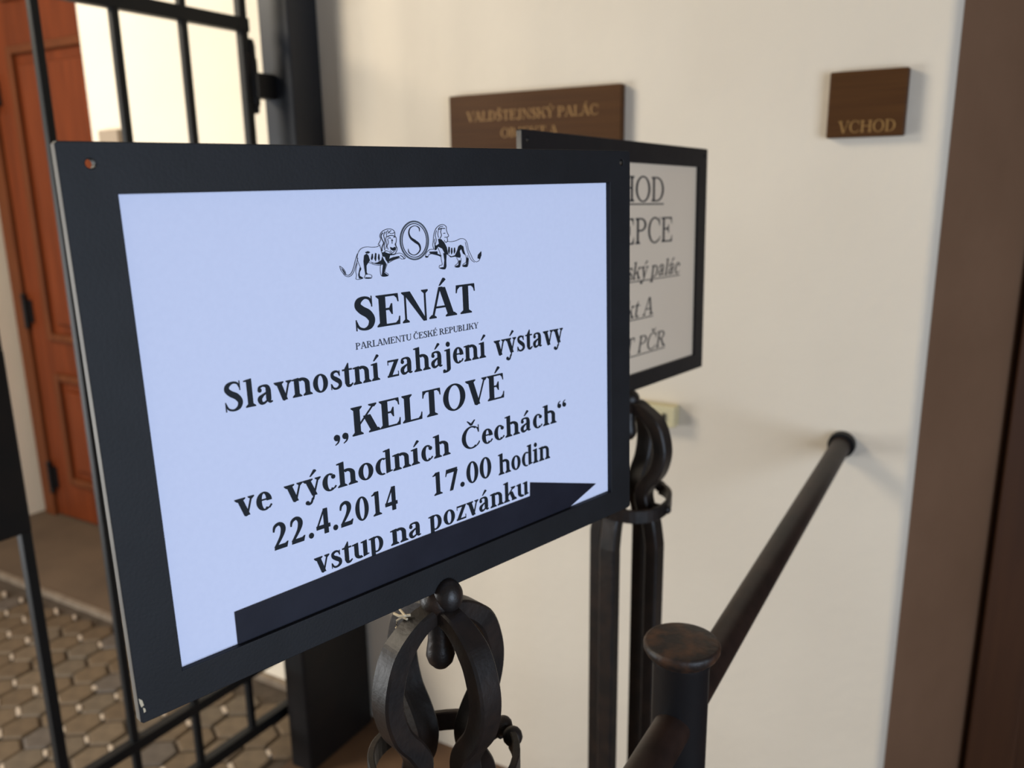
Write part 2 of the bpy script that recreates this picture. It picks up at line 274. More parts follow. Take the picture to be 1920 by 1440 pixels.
# wall around the entrance: flat plaster, rounded corner at x = -0.085
def wall_prof(mb, pts, z0, z1):
    n = len(pts); vv = [(x, y, z0) for x, y in pts]+[(x, y, z1) for x, y in pts]
    mb.add(vv, [(i, i+1, i+1+n, i+n) for i in range(n-1)], 0, False)
wb = MB(); wb.box((-1.50, YW, 0), (-0.106, YW+0.3, 3.2))
arcp = [(-0.106+0.021*sin(a), YW+0.021-0.021*cos(a)) for a in [radians(d) for d in (0, 12, 24, 36, 48, 60, 66)]]
o_ = MB(); wall_prof(o_, arcp, 0, 3.2)
wall = struct(wb.build('wall_back', M['plaster']))
corner = o_.build('rounded_corner', M['plaster'], wall)
for p in corner.data.polygons: p.use_smooth = True
rv = MB(); x0, y0 = arcp[-1]; wall_prof(rv, [(x0, y0), (x0+0.012, y0+0.02), (0.060, 1.90)], 0, 3.2); struct(rv.build('wall_entrance_reveal', M['reveal_shade']))
wl = MB(); wl.box((-2.395, YW, 0.0), (-1.50, YW+0.48, 3.6)); struct(wl.build('wall_courtyard', M['plaster']))
wn = MB(); wn.box((-4.10, 1.2, 0), (-3.84, 2.16, 3.6)); struct(wn.build('wall_left', M['plaster']))
wn = MB(); wn.box((-3.84, 2.14, 0), (-2.0, 2.34, 3.6)); struct(wn.build('wall_niche', M['plaster']))
# floors
fl = MB(); fl.box((-1.50, -3.2, -0.1), (2.4, YW, 0)); struct(fl.build('floor', M['floor']))
fl = MB(); fl.box((-0.12, YW, -0.1), (2.4, 3.0, 0.0)); struct(fl.build('floor', M['floor']))
cf = MB(); cf.box((-4.1, 1.622, -0.1), (-1.50, 2.3, 0.004)); struct(cf.build('trim_1', M['concrete']))
kb = MB(); kb.box((-4.1, 1.598, -0.08), (-1.50, 1.622, 0.008)); struct(kb.build('trim_2', M['kerb'], bevel=0.003))
pb = MB(); pb.box((-5.2, -3.2, -0.1), (-1.50, 1.598, -0.012)); pav = struct(pb.build('floor_paving', M['mortar']))
# hexagonal setts: the 300 nearest the lens are single pieces, the rest one joined part
def hexmesh(mb, cx, cy, r, dz, rot):
    A = [(cx+r*cos(radians(30+60*k)+rot), cy+r*sin(radians(30+60*k)+rot)) for k in range(6)]
    B = [(cx+(r-.006)*cos(radians(30+60*k)+rot), cy+(r-.006)*sin(radians(30+60*k)+rot)) for k in range(6)]
    vv = [(x, y, -0.012) for x, y in A]+[(x, y, dz-0.005) for x, y in A]+[(x, y, dz) for x, y in B]
    mb.add(vv, [(k, (k+1) % 6, 6+(k+1) % 6, 6+k) for k in range(6)]+[(6+k, 6+(k+1) % 6, 12+(k+1) % 6, 12+k) for k in range(6)]+[tuple(range(12, 18))])
setts = []
ax, ay, bx_, by_ = 0.1005, 0.0065, 0.056, -0.0855
for i in range(-45, 60):
    for j in range(-8, 60):
        x = -2.464+0.052+i*ax+j*bx_; y = 1.456-0.02+i*ay+j*by_
        if -4.0 < x < -1.545 and -1.6 < y < 1.555: setts.append((x, y))
camv = Vector((0, 0, 1.5))
def seen(p):
    v = Vector((p[0], p[1], 0))-camv; d = v.dot(fw); 
    return d > 0 and abs(v.dot(R_)/d) < 0.70 and abs(v.dot(U_)/d) < 0.56
vis = sorted([p for p in setts if seen(p)], key=lambda p: (Vector((p[0], p[1], 0))-camv).length)
near = vis[:300]; ns = set(near); tmpl = []
for k in range(5):
    mb = MB(); hexmesh(mb, 0, 0, 0.0545, 0, radians(4)); o = mb.build('paving_sett', PAV[k], pav); tmpl.append(o)
for n_, p in enumerate(near):
    k = random.choices(range(5), (4, 3, 4, 3, 1))[0]
    if n_ < 5: o = tmpl[n_]
    else: o = tmpl[k].copy(); C.objects.link(o)
    o.location = (p[0], p[1], random.uniform(-0.002, 0.002)); o.rotation_euler = (random.uniform(-.012, .012), random.uniform(-.012, .012), random.uniform(-.03, .03))
jm = MB()
for x, y in near:
    if random.random() < 0.72:
        jx, jy = x+.0222, y+.0458; l_ = random.uniform(.012, .025); w_ = random.uniform(.0045, .0065); zt = random.uniform(.0005, .0035)
        c4 = [(jx+u*l_*.9+v*w_*.43, jy-u*l_*.43+v*w_*.9) for u, v in ((-1, -1), (1, -1), (1, 1), (-1, 1))]
        jm.add([(p, q_, -.012) for p, q_ in c4]+[(p, q_, zt) for p, q_ in c4], [(4, 5, 6, 7), (0, 1, 5, 4), (1, 2, 6, 5), (2, 3, 7, 6), (3, 0, 4, 7)])
jo = jm.build('joint_mortar', M['joint'], pav, bevel=0.002); jo['kind'] = 'stuff'
rest = MB()
for p in setts:
    if p not in ns: hexmesh(rest, p[0], p[1], 0.0535, random.uniform(-.002, .002), radians(4+random.uniform(-1.5, 1.5)))
if rest.v: ro = rest.build('paving_setts', PAV[0], pav); ro['kind'] = 'stuff'
# ceiling and the unseen sides of the vestibule
b = MB(); b.box((-1.50, -3.2, 3.2), (2.4, 3.0, 3.3)); struct(b.build('ceiling', M['vault']))
b = MB(); b.box((2.3, -3.2, 0), (2.4, 3.0, 3.2)); struct(b.build('wall_right', M['vault']))
# inner door frame and door of the entrance, far right
b = MB(); b.box((0.060, 1.86, 0), (0.150, 1.93, 3.2)); struct(b.build('trim_3', M['dark_wood'], bevel=0.004))
d2 = MB(); d2.box((0.150, 1.90, 0.0), (2.3, 1.95, 3.2)); d2 = struct(d2.build('door_2', M['dark_wood']))
for a_, c_ in ((0.30, 1.20), (1.35, 2.2)):
    for z0, z1 in ((0.15, 0.9), (1.05, 2.1)):
        q = MB(); q.box((a_, 1.885, z0), (c_, 1.90, z1)); q.build('panel', M['dark_wood'], d2, bevel=0.006)

# orange door in the niche beyond the gate
dw = MB(); dw.box((-3.715, 2.095, 0.012), (-2.42, 2.14, 2.75)); door = struct(dw.build('door_1', M['door'], bevel=0.003))
q = MB(); q.box((-3.80, 2.08, 0.004), (-3.722, 2.14, 2.85)); q.build('door_frame', M['door_dark'], door, bevel=0.004)
def frame_ring(x0, x1, z0, z1, y, wd, dp):
    m_ = MB(); m_.box((x0, y-dp, z0), (x0+wd, y, z1)); m_.box((x1-wd, y-dp, z0), (x1, y, z1)); m_.box((x0+wd, y-dp, z0), (x1-wd, y, z0+wd)); m_.box((x0+wd, y-dp, z1-wd), (x1-wd, y, z1)); return m_
for x0, x1, z0, z1 in ((-3.57, -2.56, 0.86, 2.07), (-3.57, -2.56, 0.19, 0.71), (-3.57, -2.56, 2.24, 2.64)):
    f_ = frame_ring(x0, x1, z0, z1, 2.095, 0.032, 0.020).build('panel_moulding', M['door_dark'], door, bevel=0.006)
    f2 = MB(); f2.box((x0+.075, 2.078, z0+.075), (x1-.075, 2.095, z1-.075)); f2.build('panel', M['door'], door, bevel=0.012)
for zc in (0.98, 0.20, 1.9):
    h_ = MB(); h_.tube([(-3.705, 2.075, zc-0.055), (-3.705, 2.075, zc+0.055)], 0.011, 10); h_.sphere((-3.705, 2.075, zc+0.068), 0.013, 10, 6); h_.sphere((-3.705, 2.075, zc-0.066), 0.013, 10, 6)
    h_.box((-3.700, 2.085, zc-0.05), (-3.675, 2.096, zc+0.05)); h_.build('door_hinge', M['iron'], door)
# plaque on the bright courtyard wall
mb = MB(); mb.box((-2.336, 1.598, 1.47), (-2.245, YW, 1.671)); o = mb.build('wall_plaque', M['beige'], bevel=0.004)
tag(o, 'plain beige plaque on the bright white courtyard wall seen between the gate bars', 'plaque')

# ------------------------------------------------------------ gate post and gate
gp = empty('gate_post', (-1.513, 1.566, 0))
tag(gp, 'thick square black iron post standing against the cream wall', 'post')
mb = MB(); mb.box((-0.047, -0.05, 0), (0.047, 0.05, 3.2)); mb.build('post_shaft', M['post_iron'], gp, bevel=0.004)
mb = MB(); mb.box((0.030, -0.216, 0), (0.102, 0.034, 0.48)); mb.build('post_base', M['iron'], gp, bevel=0.006)
gate = empty('iron_gate', (-1.546, 1.45, 0))
tag(gate, 'black iron bar gate hanging on the square post at left', 'gate')
ga = radians(1.763); gd = Vector((-sin(ga), -cos(ga), 0)); SP = 0.160
def gx(s, off, z): v = gd*s + Vector((gd.y, -gd.x, 0))*off*-1; return (v.x, v.y, z)
def gbar(name, s0, s1, o0, o1, z0, z1, m, bev=0.002):
    mb = MB(); mb.box((s0, o0, z0), (s1, o1, z1)); return mb.build(name, m, gate, bevel=bev, xf=lambda a, b_, c_: gx(a, b_, c_))
for k in range(1, 10):
    if k == 4: continue
    gbar('gate_bar', k*SP-0.008, k*SP+0.008, -0.008, 0.008, 0.10, 2.5, M['gate_iron'])
gbar('end_stile', -0.010, 0.010, -0.010, 0.010, 0.05, 2.5, M['gate_iron'])
gbar('gate_bar', 4*SP-0.010, 4*SP+0.010, -0.010, 0.010, 0.05, 2.5, M['gate_iron'])
for z, hh in ((1.862, 0.030), (0.285, 0.026), (0.118, 0.030), (2.48, 0.03)):
    gbar('gate_rail', -0.014, 9*SP+0.01, -0.012, 0.012, z-hh/2, z+hh/2, M['gate_iron'])
lb = gbar('lock_box', 4*SP-0.006, 5*SP+0.06, -0.022, 0.022, 0.865, 1.22, M['iron'], 0.004)
for z in (1.755, 0.42):
    hb = MB(); hb.lathe([(0.001, -0.075), (0.009, -0.072), (0.009, -0.058), (0.012, -0.055), (0.012, 0.045), (0.010, 0.05), (0.010, 0.075), (0.007, 0.09), (0.001, 0.092)], (0.007, 0.016, z-0.012), 14)
    hb.box((-0.002, 0.010, z-0.052), (0.030, 0.066, z+0.004)); hb.box((-0.006, -0.008, z-0.055), (0.012, 0.018, z+0.045))
    hb.build('gate_hinge', M['iron'], gate, bevel=0.002)

# ------------------------------------------------------------ framed signs on forged stands
class Board:
    def __init__(s, o, yaw, tilt, roll, root):
        y, t, r = map(radians, (yaw, tilt, roll)); X = Vector((sin(y), cos(y), 0)); N = Vector((cos(y), -sin(y), 0)); Z = Vector((0, 0, 1))
        Z2 = Z*cos(t)+N*sin(t); N2 = N*cos(t)-Z*sin(t); s.X = X*cos(r)-Z2*sin(r); s.Z = Z2*cos(r)+X*sin(r); s.Y = -N2; s.o = Vector(o)-Vector(root)
    def __call__(s, x, y, z): return s.o + s.X*x + s.Y*y + s.Z*z
PW, PH, BL, BT, BB = 0.414, 0.287, 0.027, 0.026, 0.022
def board_frame(root, bd, m, edge, holes):
    """flat plate with a rectangular opening and screw holes, filled as a 2D curve"""
    cu = bpy.data.curves.new('frame', 'CURVE'); cu.dimensions = '2D'; cu.fill_mode = 'BOTH'; cu.extrude = 0.0030; cu.bevel_depth = 0.0006; cu.bevel_resolution = 1
    def sp(pts):
        s_ = cu.splines.new('POLY'); s_.points.add(len(pts)-1); s_.use_cyclic_u = True
        for p, (a, b_) in zip(s_.points, pts): p.co = (a, b_, 0, 1)
    W2, H2 = PW/2, PH/2; c = 0.0012
    L, Rr, T_, B_ = -W2-BL, W2+BL, H2+BT, -H2-BB
    sp([(L+c, B_), (Rr-c, B_), (Rr, B_+c), (Rr, T_-c), (Rr-c, T_), (L+c, T_), (L, T_-c), (L, B_+c)])
    sp([(-W2, -H2), (W2, -H2), (W2, H2), (-W2, H2)])
    for hx, hz in holes: sp([(hx+0.0032*cos(2*pi*k/16), hz+0.0032*sin(2*pi*k/16)) for k in range(16)])
    to = bpy.data.objects.new('tmp', cu); C.objects.link(to); bpy.context.view_layer.update()
    me = bpy.data.meshes.new_from_object(to); bpy.data.objects.remove(to)
    me.materials.clear(); me.materials.append(m); me.materials.append(edge)
    for p in me.polygons:
        n = p.normal; p.use_smooth = False
        if n.x < -0.8 and p.center.x < L+0.004: p.material_index = 1
    for v in me.vertices: v.co = bd(v.co.x, v.co.z-0.001, v.co.y)
    o = bpy.data.objects.new('frame', me); C.objects.link(o); o.parent = root; return o

def forged_stand(root, top, az, rmax, bw):
    """four square bars meeting under a ball, bellied, pinched by a ring, then running down as legs"""
    prof = [(0.002, 0), (0.0225, -0.0055), (rmax*0.79, -0.0215), (rmax*0.96, -0.0430), (rmax, -0.0650), (rmax*0.88, -0.0890), (0.0340, -0.1080), (0.0270, -0.1240), (0.0300, -0.1430), (0.0400, -0.1650), (0.046, -0.200)]
    def dense(P):
        P = [P[0]]+P+[P[-1]]; L = []
        for i in range(1, len(P)-2):
            for k in range(10):
                u = k/10; a, b_, c_, d = P[i-1], P[i], P[i+1], P[i+2]
                L.append(tuple(0.5*((2*b_[j])+(-a[j]+c_[j])*u+(2*a[j]-5*b_[j]+4*c_[j]-d[j])*u*u+(-a[j]+3*b_[j]-3*c_[j]+d[j])*u**3) for j in (0, 1)))
        return L+[P[-1]]
    D = dense(prof)+[(0.046, -0.6), (0.046, -top+0.12), (0.060, -top+0.05), (0.095, -top+0.012), (0.15, -top+0.0095)]
    for k in range(4):
        a = radians(az+90*k); d = Vector((cos(a), sin(a), 0)); T = Vector((-sin(a), cos(a), 0)); P = [d*r + Vector((0, 0, top+z)) for r, z in D]
        wv = [0.80+0.20*min(1, -z/0.02) if z > -0.02 else 1.0 for r, z in D]
        mb = MB(); mb.tube(P, wv, sq=(bw, bw*0.82), sm=False, ref=T); mb.build('forged_bar', M['forged'], root)
    # ring collar, open at one side and closed with two small balls
    rr = 0.0605; zc = top-0.140; st = radians(az+166); n = 44; vv = []
    for i in range(n+1):
        a = st+radians(8)+(2*pi-radians(16))*i/n; zz_ = zc+0.004*sin(a*2)
        for r_, z_ in ((rr-.003, -.0085), (rr-.002, -.0095), (rr+.002, -.0095), (rr+.003, -.0085), (rr+.003, .0085), (rr+.002, .0095), (rr-.002, .0095), (rr-.003, .0085)): vv.append((r_*cos(a), r_*sin(a), zz_+z_))
    mb = MB(); mb.add(vv, [(i*8+k, i*8+(k+1) % 8, (i+1)*8+(k+1) % 8, (i+1)*8+k) for i in range(n) for k in range(8)]+[tuple(range(8))[::-1], tuple(n*8+k for k in range(8))], 0, False)
    ring = mb.build('ring_collar', M['forged'], root)
    for s_ in (-1, 1):
        a = st+s_*radians(8); q = MB(); q.sphere(((rr+.001)*cos(a), (rr+.001)*sin(a), zc+0.006), 0.0088, 14, 8); q.build('ring_end_ball', M['forged'], ring)
    # rivets that pin the ring to the bars
    for k in range(4):
        a = radians(az+90*k); q = MB(); q.tube([(0.030*cos(a), 0.030*sin(a), zc-.002), ((rr+.001)*cos(a), (rr+.001)*sin(a), zc-.002)], 0.0055, 10); q.sphere(((rr+.003)*cos(a), (rr+.003)*sin(a), zc-.002), 0.0065, 12, 6); q.build('ring_rivet', M['forged'], ring)
    q = MB(); q.lathe([(0.0001, -0.0515), (0.006, -0.0500), (0.0100, -0.0455), (0.0118, -0.0395), (0.0110, -0.0335), (0.0098, -0.026), (0.0098, -0.006)], (0, 0, top), 24); q.build('bolt_nut', M['boss'], root)
    q = MB(); q.sphere((0, 0, top+0.0085), 0.0150, 26, 14, 0.9); q.build('ball_finial', M['boss'], root)

def sign_stand(base, o, ang, top, az, rmax, bw, m, edge, paper, holes, label):
    root = empty('sign_stand', base); bd = Board(o, *ang, base)
    tag(root, label, 'sign stand', 'framed sign stands')
    board_frame(root, bd, m, edge, holes)
    mb = MB(); mb.box((-PW/2-.006, -.0001, -PH/2-.006), (PW/2+.006, .0015, PH/2+.006)); pp = mb.build('paper', paper, root, xf=bd)
    mb = MB(); mb.box((-PW/2-.008, .0021, -PH/2-.008), (PW/2+.008, .0035, PH/2+.008)); mb.build('back_panel', m, root, xf=bd)
    forged_stand(root, top, az, rmax, bw)
    return root, bd, pp

# --- front sign
r1, b1, p1 = sign_stand((-0.3545, 0.488, 0), (-0.356, 0.489, 1.356), (15.966, -1.103, -0.349), 1.1710, -106, 0.0530, 0.0215, M['frame'], M['bare'], M['paper'],
    [(-0.2184, 0.1588), (0.2225, 0.1600)], 'nearer framed sign with bluish paper and a black arrow, on a forged iron stand')
mb = MB(); mb.sphere(tuple(b1(0.0015, -.0060, -0.1715)), 0.0125, 26, 14, 1.12)
mb.build('mounting_boss', M['boss'], r1)
mb = MB(); mb.tube([(-0.012, -0.026, 1.172), (-0.018, -0.024, 1.171), (-0.022, -0.026, 1.168), (-0.0225, -0.027, 1.162)], 0.0010, 6)
mb.tube([(-0.010, -0.024, 1.175), (-0.018, -0.028, 1.174), (-0.026, -0.024, 1.172)], 0.0012, 6); mb.tube([(-0.012, -0.028, 1.176), (-0.022, -0.022, 1.176)], 0.001, 6)
mb.tube([(0.024, 0.004, 1.164), (0.032, 0.004, 1.160)], 0.001, 6)
mb.build('straw_wisps', M['straw'], r1)['kind'] = 'stuff'
mb = MB()
for (cx, cz, s_) in ((-0.2325, -0.152, .62), (-0.2315, -0.1575, .35)):
    mb.poly([(cx-.0022*s_, -.00475, cz+.005*s_), (cx+.0004, -.00475, cz+.002*s_), (cx+.0016*s_, -.00475, cz-.004*s_), (cx-.0006, -.00475, cz-.005*s_), (cx-.002*s_, -.00475, cz)])
mb.build('paint_chip', M['straw'], r1, xf=b1)
B = M['ink']
def L1(text, u0, u1, v, cap, **k): return lettering('lettering', text, u0, u1, v, cap, k.pop('m', B), p1, b1, **k)
L1('SENÁT', -0.0608, 0.0483, 0.0482, 0.0222, T=.165, t=.045, track=.0)
L1('PARLAMENTU ČESKÉ REPUBLIKY', -0.0622, 0.0506, 0.0352, 0.0046, T=.12, t=.045, m=M['ink_soft'], track=.01)
L1('Slavnostní', -0.1588, -0.0440, 0.0110, 0.0178); L1('zahájení', -0.0374, 0.0574, 0.0110, 0.0178); L1('výstavy', 0.0662, 0.1471, 0.0102, 0.0178)
L1('„KELTOVÉ', -0.0852, 0.0755, -0.0252, 0.0205, T=.165, track=0)
L1('ve', -0.1600, -0.1347, -0.0585, 0.0177); L1('východních', -0.1255, 0.0164, -0.0590, 0.0177); L1('Čechách“', 0.0285, 0.1495, -0.0597, 0.0177)
L1('22.4.2014', -0.1365, -0.0362, -0.0884, 0.0178); L1('17.00', -0.0024, 0.0582, -0.0886, 0.0178); L1('hodin', 0.0662, 0.1279, -0.0900, 0.0178)
L1('vstup', -0.1085, -0.0513, -0.1158, 0.0172); L1('na', -0.0445, -0.0165, -0.1158, 0.0172); L1('pozvánku', -0.0086, 0.1004, -0.1158, 0.0172)
# black tape arrow
mb = MB(); mb.poly([(-0.1684, -.0011, -0.1200), (-0.1053, -.0011, -0.1192), (-0.0639, -.0011, -0.1178), (-0.0144, -.0011, -0.1174), (0.0322, -.0011, -0.1178), (0.1017, -.0011, -0.1181), (0.1022, -.0011, -0.1057), (0.1884, -.0011, -0.1303), (0.1476, -.0011, -0.1441), (-0.1686, -.0011, -0.1441)])
mb.build('arrow', M['tape'], p1, xf=b1)
# emblem: two lions holding an oval with an S
EMB = {'left': [('s', 5, [(-3665, 10507), (-3883, 10379), (-4297, 10367), (-4768, 10420), (-5177, 10352), (-5429, 10146), (-5568, 9849), (-5551, 9513), (-5414, 9165), (-5351, 8963), (-5515, 8780), (-5561, 8558), (-5482, 8382)]), ('s', 6, [(-5540, 10015), (-5744, 9583), (-5939, 9096), (-6147, 8767), (-6375, 8642), (-6592, 8706)]), ('s', 5, [(-5525, 9734), (-5740, 9248), (-5920, 8871), (-6140, 8621), (-6384, 8542), (-6638, 8627), (-6789, 8824)]), ('s', 5, [(-7004, 9306), (-6938, 9041), (-6765, 8805), (-6568, 8676)]), ('s', 6, [(-7004, 9306), (-6767, 9138), (-6613, 8903), (-6568, 8676)]), ('p', 0, [(-6912, 9177), (-6743, 9041), (-6644, 8850), (-6630, 8721), (-6757, 8887)]), ('s', 5, [(-5607, 9405), (-5770, 8914), (-5746, 8575), (-5795, 8326), (-5490, 8292), (-5230, 8336)]), ('p', 0, [(-5419, 9109), (-5338, 8962), (-5477, 8748), (-5483, 8523), (-5239, 8388), (-5245, 8320), (-5553, 8343), (-5598, 8590), (-5526, 8809)]), ('p', 0, [(-5018, 9865), (-4806, 9973), (-4668, 9840), (-4575, 9493), (-4738, 9336), (-4887, 9179), (-4912, 8727), (-4825, 8561), (-5009, 8554), (-5031, 9077), (-5080, 9532)]), ('p', 0, [(-4919, 10071), (-4670, 10133), (-4501, 10042), (-4671, 9964), (-4845, 9987)]), ('s', 5, [(-5080, 9532), (-5072, 9081), (-5019, 8595), (-5109, 8336), (-4596, 8278), (-4512, 8453), (-4709, 8562), (-4884, 8577)]), ('p', 0, [(-5023, 8385), (-4591, 8334), (-4584, 8254), (-5058, 8297)]), ('p', 0, [(-4375, 9920), (-4299, 9926), (-4300, 9671), (-4412, 9481), (-4484, 9600)]), ('p', 0, [(-4097, 9968), (-4004, 9927), (-4047, 9567), (-4105, 9372), (-4198, 9578)]), ('p', 0, [(-3826, 9903), (-3762, 9831), (-3758, 9545), (-3841, 9380), (-3905, 9613)]), ('s', 5, [(-4887, 9179), (-4722, 9363), (-4258, 9184), (-3781, 9100), (-3282, 9210)]), ('p', 0, [(-4580, 9437), (-4250, 9286), (-3972, 9310), (-3627, 9443), (-3536, 9700), (-3405, 9426), (-3267, 9220), (-3567, 9152), (-3983, 9174), (-4387, 9286)]), ('p', 0, [(-3559, 9941), (-3325, 9982), (-3018, 9857), (-2526, 9788), (-2874, 9709), (-2978, 9474), (-2614, 9574), (-2109, 9607), (-2044, 9520), (-2556, 9408), (-2992, 9302), (-3084, 9206), (-3251, 9414), (-3318, 9626), (-3510, 9686)]), ('s', 5, [(-2957, 9738), (-2603, 9724), (-2238, 9802), (-1880, 9765), (-1620, 9547), (-1602, 9394), (-1895, 9375), (-2062, 9463), (-2558, 9384), (-2954, 9241), (-3142, 9187)]), ('s', 8, [(-1998, 9645), (-1810, 9544), (-1661, 9386)]), ('s', 5, [(-3721, 9153), (-3782, 8744), (-3689, 8344), (-3198, 8312), (-3145, 8446), (-3368, 8582), (-3378, 8710), (-3175, 9132)]), ('p', 0, [(-3511, 9159), (-3227, 9194), (-3369, 8825), (-3460, 8572), (-3179, 8374), (-3186, 8288), (-3690, 8333), (-3606, 8672)]), ('s', 6, [(-3818, 10505), (-3582, 10842), (-3629, 11116), (-3399, 11386), (-2955, 11522), (-2537, 11466), (-2353, 11273), (-2356, 11044), (-2257, 10849), (-2294, 10563), (-2391, 10414), (-2237, 10184), (-2298, 9957), (-2514, 9764), (-2736, 9837), (-3006, 10006), (-3214, 10043), (-3361, 9962), (-3557, 9964), (-3606, 10218), (-3708, 10498)]), ('s', 10, [(-3351, 11293), (-3519, 11110), (-3458, 10834), (-3351, 10600), (-3499, 10325), (-3523, 10042)]), ('s', 7, [(-3164, 11362), (-3296, 11109), (-3231, 10707), (-3328, 10371), (-3281, 10082)]), ('s', 6, [(-2892, 11439), (-3088, 11267), (-3047, 11083), (-3148, 10873), (-3119, 10529), (-3189, 10190)]), ('s', 6, [(-2640, 11414), (-2833, 11288), (-2629, 11197), (-2384, 11241)]), ('s', 6, [(-2828, 11356), (-2953, 11203)]), ('s', 8, [(-3027, 10980), (-2780, 11068), (-2485, 11040), (-2377, 10965)]), ('s', 7, [(-2936, 10883), (-2778, 10919), (-2755, 10849)]), ('s', 7, [(-2494, 10926), (-2350, 10940)]), ('s', 12, [(-2680, 10730), (-2560, 10712)]), ('s', 6, [(-2621, 10842), (-2641, 10499)]), ('s', 6, [(-2994, 10864), (-2961, 10576), (-3077, 10355), (-2997, 10120)]), ('p', 0, [(-2828, 10292), (-2600, 10208), (-2402, 10276), (-2346, 10076), (-2595, 10000), (-2786, 10106)]), ('s', 6, [(-2353, 10538), (-2319, 10247), (-2441, 9967)]), ('s', 6, [(-2847, 10052), (-2661, 9890), (-2468, 9980)])], 'right': [('s', 6, [(1051, 9845), (963, 10151), (1034, 10506), (1108, 10920), (1320, 11314), (1646, 11537), (2025, 11591), (2298, 11421), (2300, 11204)]), ('s', 6, [(2300, 11204), (2380, 10970), (2493, 10746), (2343, 10633), (2377, 10424), (2209, 10277), (2046, 10457)]), ('s', 9, [(1627, 11251), (1851, 11323), (2179, 11295)]), ('s', 7, [(1851, 11323), (1756, 11064), (1818, 10820), (1646, 10589)]), ('s', 6, [(1390, 11203), (1243, 10853), (1312, 10489), (1148, 10139)]), ('s', 6, [(1619, 11371), (1483, 10959), (1541, 10656)]), ('s', 6, [(1180, 10617), (1129, 10320), (1233, 10013)]), ('s', 6, [(2018, 11471), (1701, 11427), (1534, 11256)]), ('s', 7, [(1999, 10943), (2190, 10968)]), ('s', 7, [(2091, 10660), (2297, 10660)]), ('p', 0, [(1490, 10598), (1769, 10546), (2036, 10300), (2251, 9934), (2373, 9351), (2061, 9459), (1833, 9852), (1452, 10023), (1225, 9893), (1156, 10018), (1544, 10234)]), ('p', 0, [(1133, 10140), (1458, 10119), (1283, 9829), (1124, 9779)]), ('s', 5, [(2310, 10368), (2658, 10310), (3143, 10341), (3640, 10471), (4062, 10384), (4275, 10061), (4367, 9619), (4579, 9229), (4777, 8868), (5052, 8638), (5362, 8690), (5473, 8834)]), ('s', 5, [(4084, 10197), (4204, 9692), (4391, 9179), (4622, 8810), (4915, 8611)]), ('p', 0, [(5658, 9404), (5301, 9138), (5254, 8889), (5489, 8807), (5641, 9088)]), ('p', 0, [(2443, 9958), (2538, 9927), (2534, 9621), (2439, 9383), (2375, 9632)]), ('p', 0, [(2694, 9855), (2774, 9862), (2787, 9542), (2677, 9341), (2642, 9552)]), ('p', 0, [(2966, 9825), (3049, 9869), (3064, 9584), (2938, 9372), (2919, 9595)]), ('p', 0, [(2265, 9420), (2670, 9231), (3030, 9291), (3262, 9632), (3395, 9932), (3613, 10029), (3868, 9889), (3916, 9588), (4059, 9204), (3819, 9346), (3645, 9730), (3486, 9555), (3566, 9240), (3523, 9069), (3166, 9120), (3040, 9191), (2586, 9164)]), ('s', 5, [(1388, 10003), (1594, 9565), (1699, 9010), (1742, 8689), (1502, 8648), (1489, 8453), (1974, 8352), (2133, 8596)]), ('p', 0, [(1908, 9543), (2202, 9425), (2141, 8976), (2133, 8596), (1988, 8326), (1518, 8414), (1555, 8497), (1888, 8506), (1983, 8988)]), ('s', 5, [(1052, 9857), (651, 9860), (330, 9655), (219, 9376), (430, 9336), (581, 9517), (968, 9537), (1486, 9361), (1715, 9253)]), ('p', 0, [(595, 9720), (1352, 9691), (1356, 9522), (1723, 9374), (1656, 9306), (1256, 9420), (692, 9569)]), ('p', 0, [(270, 9450), (466, 9405), (398, 9315), (247, 9338)]), ('s', 5, [(3164, 9083), (3311, 8824), (3185, 8635), (2966, 8516), (3024, 8400), (3400, 8394), (3569, 8742), (3588, 9052)]), ('p', 0, [(3380, 8881), (3560, 8867), (3415, 8368), (2992, 8403), (3029, 8486), (3310, 8538)]), ('s', 5, [(3909, 9464), (4102, 9076), (4063, 8703), (3738, 8529), (3763, 8389), (4177, 8367), (4337, 8807), (4225, 9192)]), ('p', 0, [(4152, 9072), (4327, 8933), (4176, 8342), (3713, 8380), (3769, 8489), (4071, 8539)])]}
mb = MB(); gp_ = G(.1, .03); gg = G(.1, .03); WS = 7.3e-5; cnt = 0
def emit(g, mb, dy):
    global cnt
    for p in g.p: cnt += 1; mb.poly([(a, -dy-1e-7*cnt, b_) for a, b_ in p])
for side in ('left', 'right'):
    mb = MB(); g = G(.1, .03)
    for t_, w_, pts in EMB[side]:
        pts = [(a*1e-5, b_*1e-5) for a, b_ in pts]
        if t_ == 'p': g.p.append(pts)
        else: g.cur([(a, b_, w_*WS*0.85) for a, b_ in pts], 5)
    emit(g, mb, .0006); mb.build('lion_emblem', M['ink'], p1, xf=b1)
mb = MB(); g = G(.1, .03); oc = (-0.00675, 0.1060)
def oval(g, rx, ry, wd): g.cur([(oc[0]+rx*cos(2*pi*k/28), oc[1]+ry*sin(2*pi*k/28), wd) for k in range(29)], 2)
oval(g, .01225, .0132, .0009); emit(g, mb, .0006); mb.build('oval_ring', M['ink_grey'], p1, xf=b1)
mb = MB(); g = G(.1, .03); oval(g, .01085, .0118, .0005); oval(g, .0128, .0137, .0003)
S_ = [(-0.00189, 0.11198, .0003), (-0.00215, 0.11463, .0008), (-0.00567, 0.11627, .0004), (-0.00982, 0.11502, .0006), (-0.01140, 0.11162, .0009), (-0.01000, 0.10806, .0015), (-0.00646, 0.10549, .0020), (-0.00291, 0.10291, .0016), (-0.00212, 0.09931, .0009), (-0.00487, 0.09653, .0006), (-0.00865, 0.09586, .0005), (-0.0122, 0.09794, .0007), (-0.01273, 0.10061, .0003)]
